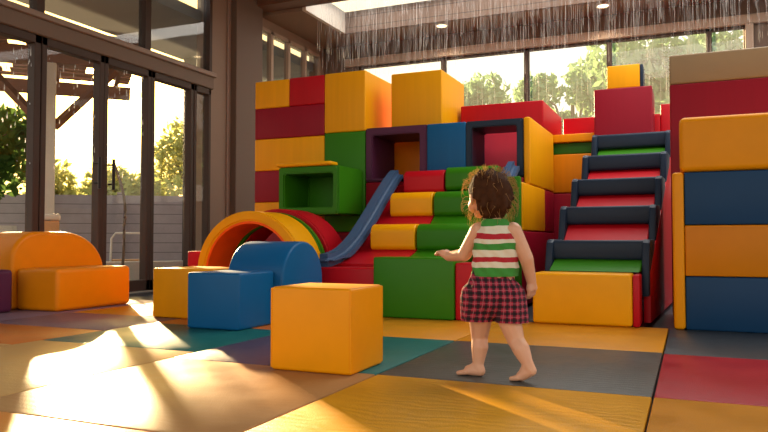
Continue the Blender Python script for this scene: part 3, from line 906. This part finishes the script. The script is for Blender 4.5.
tree(-4.6, 15.5, 4.6, 1.3, LM[0], 'pale green tree behind the window just right of the yellow boxes', 11, 2800, group=GT)
tree(-2.9, 19.6, 5.6, 1.7, LM[0], 'pale green tree behind the middle window left of the tall red block', 12, 3200, 0.16, group=GT)
tree(-0.1, 15.2, 5.35, 1.9, LM[0], 'tall pale green tree behind the window above the navy stair', 13, 4600, group=GT)
tree(1.4, 20.4, 6.7, 1.9, LM[0], 'pale green tree behind the rightmost back window', 14, 3000, 0.16, group=GT)
tree(-7.9, 19.0, 5.0, 1.4, LM[0], 'pale green tree behind the gap between the yellow boxes', 15, 2400, 0.16, group=GT)
GB = 'bushes behind the terrace fence'
for k, (deg, d, h, r, mi, lb) in enumerate([(53.4, 12.4, 3.0, 1.12, 2, 'dense green bush seen through the leftmost door pane'),
                                            (49.2, 15.6, 2.3, 1.05, 1, 'sunlit yellow green bush behind the pergola post'),
                                            (45.6, 19.0, 2.6, 1.2, 1, 'sunlit yellow green bush behind the door handles'),
                                            (42.4, 15.4, 2.2, 0.9, 1, 'sunlit yellow green bush above the fence in the middle'),
                                            (38.9, 18.6, 3.9, 1.5, 1, 'taller sunlit bush behind the last door pane')]):
    bx, by = at_dir(deg, d)
    tree(bx, by, h, r, LM[mi], lb, 30 + k, 2400, 0.10, 'bush', 'garden_bush', GB)

# ------------------------------------------------------------------ rain from the open skylight, drops on the doors
def water_mat(name, op):
    m, n, l, p = base_mat(name)
    n.remove(p)
    o = n['Material Output']
    tr = n.new('ShaderNodeBsdfTransparent'); tl = n.new('ShaderNodeBsdfTranslucent'); gl = n.new('ShaderNodeBsdfDiffuse')
    tl.inputs[0].default_value = (0.95, 0.95, 0.95, 1); gl.inputs[0].default_value = (0.95, 0.95, 0.95, 1)
    a = n.new('ShaderNodeMixShader'); a.inputs[0].default_value = 0.5
    l.new(tl.outputs[0], a.inputs[1]); l.new(gl.outputs[0], a.inputs[2])
    b = n.new('ShaderNodeMixShader'); b.inputs[0].default_value = op
    l.new(tr.outputs[0], b.inputs[1]); l.new(a.outputs[0], b.inputs[2])
    l.new(b.outputs[0], o.inputs['Surface'])
    return m
bm = bmesh.new()
rnd = random.Random(21)
def streak(bm, x, y, z, ln, w):
    top = bm.verts.new((x, y, z + ln))
    ring = [bm.verts.new((x + w * math.cos(a), y + w * math.sin(a), z + w * 2)) for a in (0, 2.09, 4.19)]
    bot = bm.verts.new((x, y, z))
    for i in range(3):
        bm.faces.new((ring[i], ring[(i + 1) % 3], top)); bm.faces.new((ring[(i + 1) % 3], ring[i], bot))
for _ in range(2200):
    x = rnd.uniform(-4.8, 1.3); y = rnd.uniform(8.55, 9.65)
    z = rnd.uniform(1.9, 3.95) if rnd.random() < 0.35 else rnd.uniform(2.9, 3.95)
    streak(bm, x, y, z, min(rnd.uniform(0.15, 0.8), max(0.05, CZ + 0.29 - z)), rnd.uniform(0.0014, 0.0032))
tag(link('rainfall', bm, water_mat('falling_water', 0.17)), 'fine vertical streaks of rain falling below the skylight', 'rain', kind='stuff')
bm = bmesh.new()
for _ in range(150):
    y = rnd.choice((rnd.uniform(4.2, 4.68), rnd.uniform(4.85, 5.45), rnd.uniform(5.62, 6.15)))
    z = rnd.uniform(1.2, 2.36)
    r_ = rnd.uniform(0.003, 0.007)
    streak(bm, WX + 0.009 + r_, y, z, r_ * rnd.uniform(4, 16), r_)
tag(link('raindrops', bm, water_mat('water_drop', 0.6)), 'small water drops running down the glass doors', 'water drops', kind='stuff')

# ------------------------------------------------------------------ the child
def ico(bm, c_, r_, sc=(1, 1, 1), rot=None, sub=2):
    mtx = Matrix.Translation(Vector(c_)) @ (rot or Matrix.Identity(4)) @ Matrix.Diagonal((r_ * sc[0], r_ * sc[1], r_ * sc[2], 1))
    bmesh.ops.create_icosphere(bm, subdivisions=sub, radius=1.0, matrix=mtx)
def cone(bm, a, ra, b, rb, sc=(1, 1, 1), rot=None):
    t_ = bmesh.new()
    ico(t_, a, ra, sc, rot); ico(t_, b, rb, sc, rot)
    r = bmesh.ops.convex_hull(t_, input=t_.verts)
    bmesh.ops.delete(t_, geom=[g for g in set(r['geom_interior']) | set(r['geom_unused']) if isinstance(g, bmesh.types.BMVert)], context='VERTS')
    tmp = bpy.data.meshes.new('tmp'); t_.to_mesh(tmp); t_.free(); bm.from_mesh(tmp); bpy.data.meshes.remove(tmp)
def remesh(bm, voxel, smooth):
    me = bpy.data.meshes.new('tmp'); bm.to_mesh(me); bm.free()
    o = bpy.data.objects.new('tmp', me); COL.objects.link(o)
    m1 = o.modifiers.new('r', 'REMESH'); m1.mode = 'VOXEL'; m1.voxel_size = voxel
    if smooth:
        m2 = o.modifiers.new('s', 'SMOOTH'); m2.factor = 0.5; m2.iterations = smooth
    dg = bpy.context.evaluated_depsgraph_get(); dg.update()
    res = bpy.data.meshes.new_from_object(o.evaluated_get(dg))
    bpy.data.objects.remove(o); bpy.data.meshes.remove(me)
    b = bmesh.new(); b.from_mesh(res); bpy.data.meshes.remove(res)
    return b

J = {k: Vector(v) for k, v in dict(
    pelvis=(-0.744, 2.826, 0.345), waist=(-0.731, 2.828, 0.438), chest=(-0.726, 2.826, 0.545), neckb=(-0.729, 2.822, 0.615),
    neck=(-0.738, 2.827, 0.660), head=(-0.768, 2.846, 0.742),
    shL=(-0.796, 2.815, 0.597), shR=(-0.660, 2.844, 0.597), elL=(-0.868, 2.852, 0.498), wrL=(-0.958, 2.911, 0.489),
    elR=(-0.608, 2.855, 0.485), wrR=(-0.598, 2.900, 0.388),
    hipL=(-0.787, 2.818, 0.295), hipR=(-0.693, 2.832, 0.295), knL=(-0.808, 2.866, 0.158), knR=(-0.648, 2.830, 0.158),
    anL=(-0.808, 2.842, 0.045), anR=(-0.592, 2.795, 0.070)).items()}
FB = Vector((-0.57, 0.82, 0)).normalized()       # the way the body faces
RB = Vector((FB.y, -FB.x, 0))                    # the child's right
FH = Vector((-0.76, 0.65, 0)).normalized()       # the way the head faces
RH = Vector((FH.y, -FH.x, 0))
UP = Vector((0, 0, 1))
def basis(f, r):
    return Matrix(((r.x, f.x, 0, 0), (r.y, f.y, 0, 0), (0, 0, 1, 0), (0, 0, 0, 1)))
MB, MH = basis(FB, RB), basis(FH, RH)
kid = thing('person', (-0.72, 2.82, 0), 'small child in a striped tank top and plaid shorts walking barefoot', 'person')
bm = bmesh.new()
TS = (1.0, 0.82, 1.0)
cone(bm, J['pelvis'], 0.088, J['waist'], 0.084, TS, MB)
cone(bm, J['waist'], 0.084, J['chest'], 0.086, TS, MB)
cone(bm, J['chest'], 0.080, J['neckb'], 0.045, TS, MB)
cone(bm, J['neckb'], 0.036, J['head'] - UP * 0.03, 0.036)
cone(bm, J['shL'], 0.034, J['shR'], 0.034)
for s_ in 'LR':
    cone(bm, J['sh' + s_], 0.037, J['el' + s_], 0.029)
    cone(bm, J['el' + s_], 0.029, J['wr' + s_], 0.0205)
    cone(bm, J['hip' + s_], 0.058, J['kn' + s_], 0.036)
    mid = J['kn' + s_].lerp(J['an' + s_], 0.35) - FB * 0.010
    cone(bm, J['kn' + s_], 0.034, mid, 0.036)
    cone(bm, mid, 0.036, J['an' + s_], 0.022)
# feet
def foot(heel, ball, toe, an):
    cone(bm, an, 0.024, heel, 0.022)
    cone(bm, heel, 0.021, ball, 0.022)
    cone(bm, an, 0.022, ball, 0.018)
    d = (toe - ball); d.z = 0; ln = d.length; d.normalize()
    r = Vector((d.y, -d.x, 0))
    for k, (o_, l_, w_) in enumerate(((-0.020, 1.0, 0.0095), (-0.008, 0.98, 0.0075), (0.002, 0.9, 0.0072), (0.011, 0.8, 0.007), (0.019, 0.66, 0.0066))):
        side = o_
        cone(bm, ball + r * side + d * 0.004 - UP * 0.006, w_ + 0.003, Vector((ball.x, ball.y, 0)) + r * side * 1.15 + d * ln * l_ + UP * (w_ + 0.001), w_)
foot(Vector((-0.797, 2.836, 0.023)), Vector((-0.846, 2.842, 0.023)), Vector((-0.884, 2.85, 0.009)), J['anL'])
foot(Vector((-0.578, 2.789, 0.048)), Vector((-0.618, 2.797, 0.024)), Vector((-0.649, 2.812, 0.009)), J['anR'])
# hands: palm, four fingers, thumb
def hand(w, dirv, back, thumb_side, curl, ln=0.046):
    d = dirv.normalized(); s_ = back.cross(d).normalized(); b_ = d.cross(s_).normalized() * (1 if d.cross(s_).dot(back) > 0 else -1)
    if s_.dot(thumb_side) < 0: s_ = -s_
    palm = w + d * 0.026
    t_ = bmesh.new()
    cone(bm, w, 0.019, palm + s_ * 0.011, 0.018); cone(bm, w, 0.018, palm - s_ * 0.012, 0.017)
    for k, (o_, l_) in enumerate(((0.0205, 0.90), (0.007, 1.0), (-0.0065, 0.94), (-0.0195, 0.75))):
        p0 = palm + s_ * o_ + d * 0.008
        d1 = (d - b_ * curl * 0.5 + s_ * o_ * 5).normalized(); d2 = (d - b_ * curl * 1.6 + s_ * o_ * 4).normalized()
        p1 = p0 + d1 * ln * 0.5 * l_; p2 = p1 + d2 * ln * 0.48 * l_
        cone(bm, p0, 0.0082, p1, 0.0074); cone(bm, p1, 0.0074, p2, 0.0064)
    q0 = w + d * 0.010 + s_ * 0.013
    q1 = q0 + (s_ * 0.8 + d * 0.6 - b_ * 0.3).normalized() * 0.022; q2 = q1 + (d * 0.9 + s_ * 0.15 - b_ * 0.4).normalized() * 0.018
    cone(bm, q0, 0.0085, q1, 0.0072); cone(bm, q1, 0.0072, q2, 0.0056)
hand(J['wrL'], Vector((-0.72, 0.42, 0.50)), UP, Vector((0.5, 0.8, 0)), 1.3)
hand(J['wrR'], Vector((0.0, 0.18, -1.0)), Vector((0.9, -0.4, 0)), Vector((-0.3, 1, 0)), 0.6)
# head: cranium, cheeks, jaw, nose, ears
H = J['head']
ico(bm, H + UP * 0.012 - FH * 0.012, 0.084, (0.92, 1.04, 0.98), MH, 3)
ico(bm, H - UP * 0.030 + FH * 0.026, 0.060, (0.98, 0.92, 0.92), MH, 3)
for s_ in (-1, 1):
    ico(bm, H - UP * 0.040 + FH * 0.040 + RH * 0.028 * s_, 0.034, (1, 1, 1), MH)
    # ears
    cone(bm, H - UP * 0.012 + RH * 0.078 * s_ - FH * 0.006, 0.0075, H - UP * 0.036 + RH * 0.074 * s_, 0.006)
    cone(bm, H - UP * 0.006 + RH * 0.080 * s_ - FH * 0.010, 0.0085, H - UP * 0.020 + RH * 0.083 * s_ - FH * 0.014, 0.0085)
    # lips and brow
    cone(bm, H - UP * 0.056 + FH * 0.078 + RH * 0.010 * s_, 0.006, H - UP * 0.056 + FH * 0.082, 0.0065)
ico(bm, H - UP * 0.072 + FH * 0.056, 0.022, (1.1, 1, 0.9), MH)
cone(bm, H - UP * 0.016 + FH * 0.080, 0.007, H - UP * 0.032 + FH * 0.091, 0.0105)
body = remesh(bm, 0.0036, 4)

skin, n, l, p = base_mat('child_skin')
tc = n.new('ShaderNodeTexCoord'); nz = n.new('ShaderNodeTexNoise'); nz.inputs['Scale'].default_value = 14
l.new(tc.outputs['Object'], nz.inputs['Vector'])
mm = n.new('ShaderNodeMix'); mm.data_type = 'RGBA'; l.new(nz.outputs['Fac'], mm.inputs['Factor'])
mm.inputs[6].default_value = srgb('D49A78'); mm.inputs[7].default_value = srgb('E2AE8C')
l.new(mm.outputs[2], p.inputs['Base Color'])
p.inputs['Roughness'].default_value = 0.5
p.inputs['Subsurface Weight'].default_value = 0.12
p.inputs['Subsurface Radius'].default_value = (0.02, 0.008, 0.004)
link('body', body, skin, kid)
eyew = plain('eye_white', (0.85, 0.83, 0.8, 1), 0.2); eyed = plain('dark_iris', srgb('2E1C12'), 0.15)
for s_ in (-1, 1):
    b = bmesh.new(); ico(b, H - UP * 0.010 + FH * 0.0635 + RH * 0.030 * s_, 0.0125)
    eo = link('eye', b, eyew, kid)
    b = bmesh.new(); ico(b, H - UP * 0.010 + FH * 0.0725 + RH * 0.0305 * s_, 0.0058, (1, 0.8, 1), MH)
    link('iris', b, eyed, eo)

# striped tank top
def stripe_mat():
    m, n, l, p = base_mat('striped_knit')
    tc = n.new('ShaderNodeTexCoord'); sp = n.new('ShaderNodeSeparateXYZ')
    l.new(tc.outputs['Object'], sp.inputs[0])
    nz = n.new('ShaderNodeTexNoise'); nz.inputs['Scale'].default_value = 9; l.new(tc.outputs['Object'], nz.inputs['Vector'])
    ad = n.new('ShaderNodeMath'); ad.operation = 'MULTIPLY_ADD'; ad.inputs[1].default_value = 0.022
    l.new(nz.outputs['Fac'], ad.inputs[0]); l.new(sp.outputs['Z'], ad.inputs[2])
    mr = n.new('ShaderNodeMapRange'); mr.inputs[1].default_value = 0.43; mr.inputs[2].default_value = 0.65
    l.new(ad.outputs[0], mr.inputs[0])
    rp = n.new('ShaderNodeValToRGB'); cr = rp.color_ramp; cr.interpolation = 'CONSTANT'
    W_, R_, G_ = srgb('E0D4BC'), srgb('B0202C'), srgb('3C8A34')
    st_ = [(0.0, G_), (0.13, W_), (0.24, R_), (0.33, W_), (0.46, G_), (0.58, W_), (0.66, R_), (0.76, W_), (0.90, G_)]
    cr.elements[0].position = 0.0; cr.elements[0].color = G_
    cr.elements[1].position = 0.13; cr.elements[1].color = W_
    for pos, c_ in st_[2:]:
        e_ = cr.elements.new(pos); e_.color = c_
    l.new(mr.outputs[0], rp.inputs[0]); l.new(rp.outputs[0], p.inputs['Base Color'])
    fz = n.new('ShaderNodeTexNoise'); fz.inputs['Scale'].default_value = 400; l.new(tc.outputs['Object'], fz.inputs['Vector'])
    bp = n.new('ShaderNodeBump'); bp.inputs['Strength'].default_value = 0.3; bp.inputs['Distance'].default_value = 0.002
    l.new(fz.outputs['Fac'], bp.inputs['Height']); l.new(bp.outputs[0], p.inputs['Normal'])
    p.inputs['Roughness'].default_value = 0.9
    return m
bm = bmesh.new()
cone(bm, J['waist'] - UP * 0.03, 0.099, J['chest'], 0.094, TS, MB)
cone(bm, J['chest'], 0.091, J['neckb'] - UP * 0.004, 0.060, TS, MB)
cone(bm, J['shL'] * 0.72 + J['shR'] * 0.28 + UP * 0.004, 0.040, J['shR'] * 0.72 + J['shL'] * 0.28 + UP * 0.004, 0.040)
shirt = remesh(bm, 0.005, 3)
bmesh.ops.bisect_plane(shirt, geom=shirt.verts[:] + shirt.edges[:] + shirt.faces[:], plane_co=(0, 0, 0.414), plane_no=(0, 0, -1), clear_outer=True)
bmesh.ops.bisect_plane(shirt, geom=shirt.verts[:] + shirt.edges[:] + shirt.faces[:], plane_co=(J['neckb'].x, J['neckb'].y, 0.645), plane_no=(0, 0, 1), clear_outer=True)
rnd = random.Random(5)
for v in shirt.verts:                                 # soft folds
    v.co += (v.co - Vector((J['chest'].x, J['chest'].y, v.co.z))).normalized() * 0.0025 * math.sin(v.co.z * 120 + 4 * v.co.x * 30)
link('tank_top', shirt, stripe_mat(), kid)

# plaid shorts
def plaid_mat():
    m, n, l, p = base_mat('red_black_plaid')
    tc = n.new('ShaderNodeTexCoord')
    def band(vec, freq, width, ph=0.0):
        dt = n.new('ShaderNodeVectorMath'); dt.operation = 'DOT_PRODUCT'; l.new(tc.outputs['Object'], dt.inputs[0]); dt.inputs[1].default_value = vec
        a = n.new('ShaderNodeMath'); a.operation = 'MULTIPLY_ADD'; a.inputs[1].default_value = freq; a.inputs[2].default_value = ph; l.new(dt.outputs['Value'], a.inputs[0])
        f = n.new('ShaderNodeMath'); f.operation = 'FRACT'; l.new(a.outputs[0], f.inputs[0])
        g = n.new('ShaderNodeMath'); g.operation = 'LESS_THAN'; g.inputs[1].default_value = width; l.new(f.outputs[0], g.inputs[0])
        return g.outputs[0]
    hx, vz = band(RB, 38, 0.42), band(UP, 38, 0.42)
    tx, tz = band(RB, 38, 0.10, 0.35), band(UP, 38, 0.10, 0.35)
    ad = n.new('ShaderNodeMath'); ad.operation = 'ADD'; l.new(hx, ad.inputs[0]); l.new(vz, ad.inputs[1])
    rp = n.new('ShaderNodeValToRGB'); rp.color_ramp.interpolation = 'CONSTANT'
    rp.color_ramp.elements[0].position = 0; rp.color_ramp.elements[0].color = srgb('A0203A')
    rp.color_ramp.elements[1].position = 0.3; rp.color_ramp.elements[1].color = srgb('4A1222')
    e_ = rp.color_ramp.elements.new(0.8); e_.color = srgb('180C14')
    dv = n.new('ShaderNodeMath'); dv.operation = 'MULTIPLY'; dv.inputs[1].default_value = 0.5; l.new(ad.outputs[0], dv.inputs[0])
    l.new(dv.outputs[0], rp.inputs[0])
    mxx = n.new('ShaderNodeMath'); mxx.operation = 'MAXIMUM'; l.new(tx, mxx.inputs[0]); l.new(tz, mxx.inputs[1])
    ml = n.new('ShaderNodeMath'); ml.operation = 'MULTIPLY'; ml.inputs[1].default_value = 0.35; l.new(mxx.outputs[0], ml.inputs[0])
    mm = n.new('ShaderNodeMix'); mm.data_type = 'RGBA'; l.new(ml.outputs[0], mm.inputs['Factor']); l.new(rp.outputs[0], mm.inputs[6])
    mm.inputs[7].default_value = srgb('D08890')
    l.new(mm.outputs[2], p.inputs['Base Color'])
    p.inputs['Roughness'].default_value = 0.9
    return m
bm = bmesh.new()
cone(bm, J['pelvis'] + UP * 0.075, 0.080, J['pelvis'] - UP * 0.0, 0.112, TS, MB)
for s_ in 'LR':
    q = J['hip' + s_].lerp(J['kn' + s_], 0.42)
    out_ = (RB if s_ == 'R' else -RB)
    cone(bm, J['hip' + s_] + out_ * 0.008 + UP * 0.03, 0.080, q + out_ * 0.010, 0.068)
shorts = remesh(bm, 0.005, 3)
bmesh.ops.bisect_plane(shorts, geom=shorts.verts[:] + shorts.edges[:] + shorts.faces[:], plane_co=(0, 0, 0.229), plane_no=(0, 0, -1), clear_outer=True)
for v in shorts.verts:                                # gathered cloth
    ax = Vector((J['pelvis'].x, J['pelvis'].y, v.co.z)); d = v.co - ax
    a = math.atan2(d.y, d.x)
    v.co += d.normalized() * 0.004 * math.sin(a * 14) * min(1, (0.45 - v.co.z) / 0.15)
link('shorts', shorts, plaid_mat(), kid)

# hair: a tousled cap and loose curls
hairm, n, l, p = base_mat('brown_hair')
tc = n.new('ShaderNodeTexCoord'); nz = n.new('ShaderNodeTexNoise'); nz.inputs['Scale'].default_value = 40
l.new(tc.outputs['Object'], nz.inputs['Vector'])
mm = n.new('ShaderNodeMix'); mm.data_type = 'RGBA'; l.new(nz.outputs['Fac'], mm.inputs['Factor'])
mm.inputs[6].default_value = srgb('2E180C'); mm.inputs[7].default_value = srgb('56321A')
l.new(mm.outputs[2], p.inputs['Base Color']); p.inputs['Roughness'].default_value = 0.7; p.inputs['Specular IOR Level'].default_value = 0.12
mph = n.new('ShaderNodeMapping'); mph.inputs['Scale'].default_value = (3, 3, 0.8); l.new(tc.outputs['Object'], mph.inputs[0])
nh = n.new('ShaderNodeTexNoise'); nh.inputs['Scale'].default_value = 70; nh.inputs['Distortion'].default_value = 1.5; l.new(mph.outputs[0], nh.inputs['Vector'])
bh = n.new('ShaderNodeBump'); bh.inputs['Strength'].default_value = 0.8; bh.inputs['Distance'].default_value = 0.006
l.new(nh.outputs['Fac'], bh.inputs['Height']); l.new(bh.outputs[0], p.inputs['Normal'])
strm, n, l, p = base_mat('backlit_curls')
n.remove(p); o_ = n['Material Output']
d_ = n.new('ShaderNodeBsdfDiffuse'); d_.inputs[0].default_value = srgb('9A7448')  # pale colour carries the golden rim light on the brown hair
t_ = n.new('ShaderNodeBsdfTranslucent'); t_.inputs[0].default_value = srgb('F0D4A4')
s_ = n.new('ShaderNodeMixShader'); s_.inputs[0].default_value = 0.6
l.new(d_.outputs[0], s_.inputs[1]); l.new(t_.outputs[0], s_.inputs[2]); l.new(s_.outputs[0], o_.inputs['Surface'])
bm = bmesh.new()
HC = H + UP * 0.022 - FH * 0.020
ico(bm, HC, 0.088, (0.98, 1.04, 0.95), MH, 3)
ico(bm, HC - UP * 0.045 - FH * 0.018, 0.078, (1.0, 0.85, 0.9), MH, 3)
ico(bm, HC - UP * 0.085 - FH * 0.022, 0.056, (1.12, 0.75, 0.7), MH, 3)
rng = random.Random(9)
for _ in range(46):
    d = Vector((rng.gauss(0, 1), rng.gauss(0, 1), rng.gauss(0, 1))).normalized()
    if d.dot(FH) > 0.25 and d.z < 0.45: continue
    c_ = HC + d * 0.076
    if d.z < -0.2: c_ = c_ - FH * 0.012
    dn_ = (Vector((0, 0, -1)) + d * 0.4).normalized()
    cone(bm, c_, 0.019, c_ + dn_ * 0.035, 0.012)
cap = remesh(bm, 0.004, 2)
# keep the face clear
for v in cap.verts:
    r_ = v.co - H
    if r_.dot(FH) > 0.030 and r_.z < 0.030:
        v.co -= FH * (r_.dot(FH) - 0.030) * 0.9
    r_ = v.co - H
    if r_.dot(FH) > -0.035 and -0.09 < r_.z < 0.004:      # tucked behind the ears
        v.co -= FH * (r_.dot(FH) + 0.035) * 0.75
        lat = (v.co - H).dot(RH)
        if abs(lat) > 0.068: v.co -= RH * (lat - math.copysign(0.068, lat))
hair = link('hair', cap, hairm, kid)
bm = bmesh.new()
for k in range(900):
    d = Vector((rng.gauss(0, 1), rng.gauss(0, 1), rng.gauss(0, 0.9))).normalized()
    if d.dot(FH) > 0.55 and d.z < 0.3: continue
    if d.dot(Vector((0.24, -0.97, 0))) > 0.22 and rng.random() < 0.93: continue
    p0 = HC + Vector((d.x * 0.088, d.y * 0.088, d.z * 0.085 - (0.02 if d.z < 0 else 0)))
    side = d.cross(UP).normalized() if abs(d.z) < 0.95 else RH
    ln = rng.uniform(0.015, 0.06)
    ph = rng.uniform(0, 6.28); amp = rng.uniform(0.003, 0.009)
    pts = []
    for i in range(7):
        u = i / 6
        pts.append(p0 + d * (0.03 * math.sin(u * 2.2)) * rng.uniform(0.9, 1.1) - UP * ln * u * u * 1.0 + side * amp * math.sin(ph + u * 6) + UP * 0.006 * math.cos(ph + u * 6))
    tube_bm(pts, 0.0009, 3, bm, r2=0.0005)
tag(link('loose_curls', bm, strm, hair), kind='stuff')
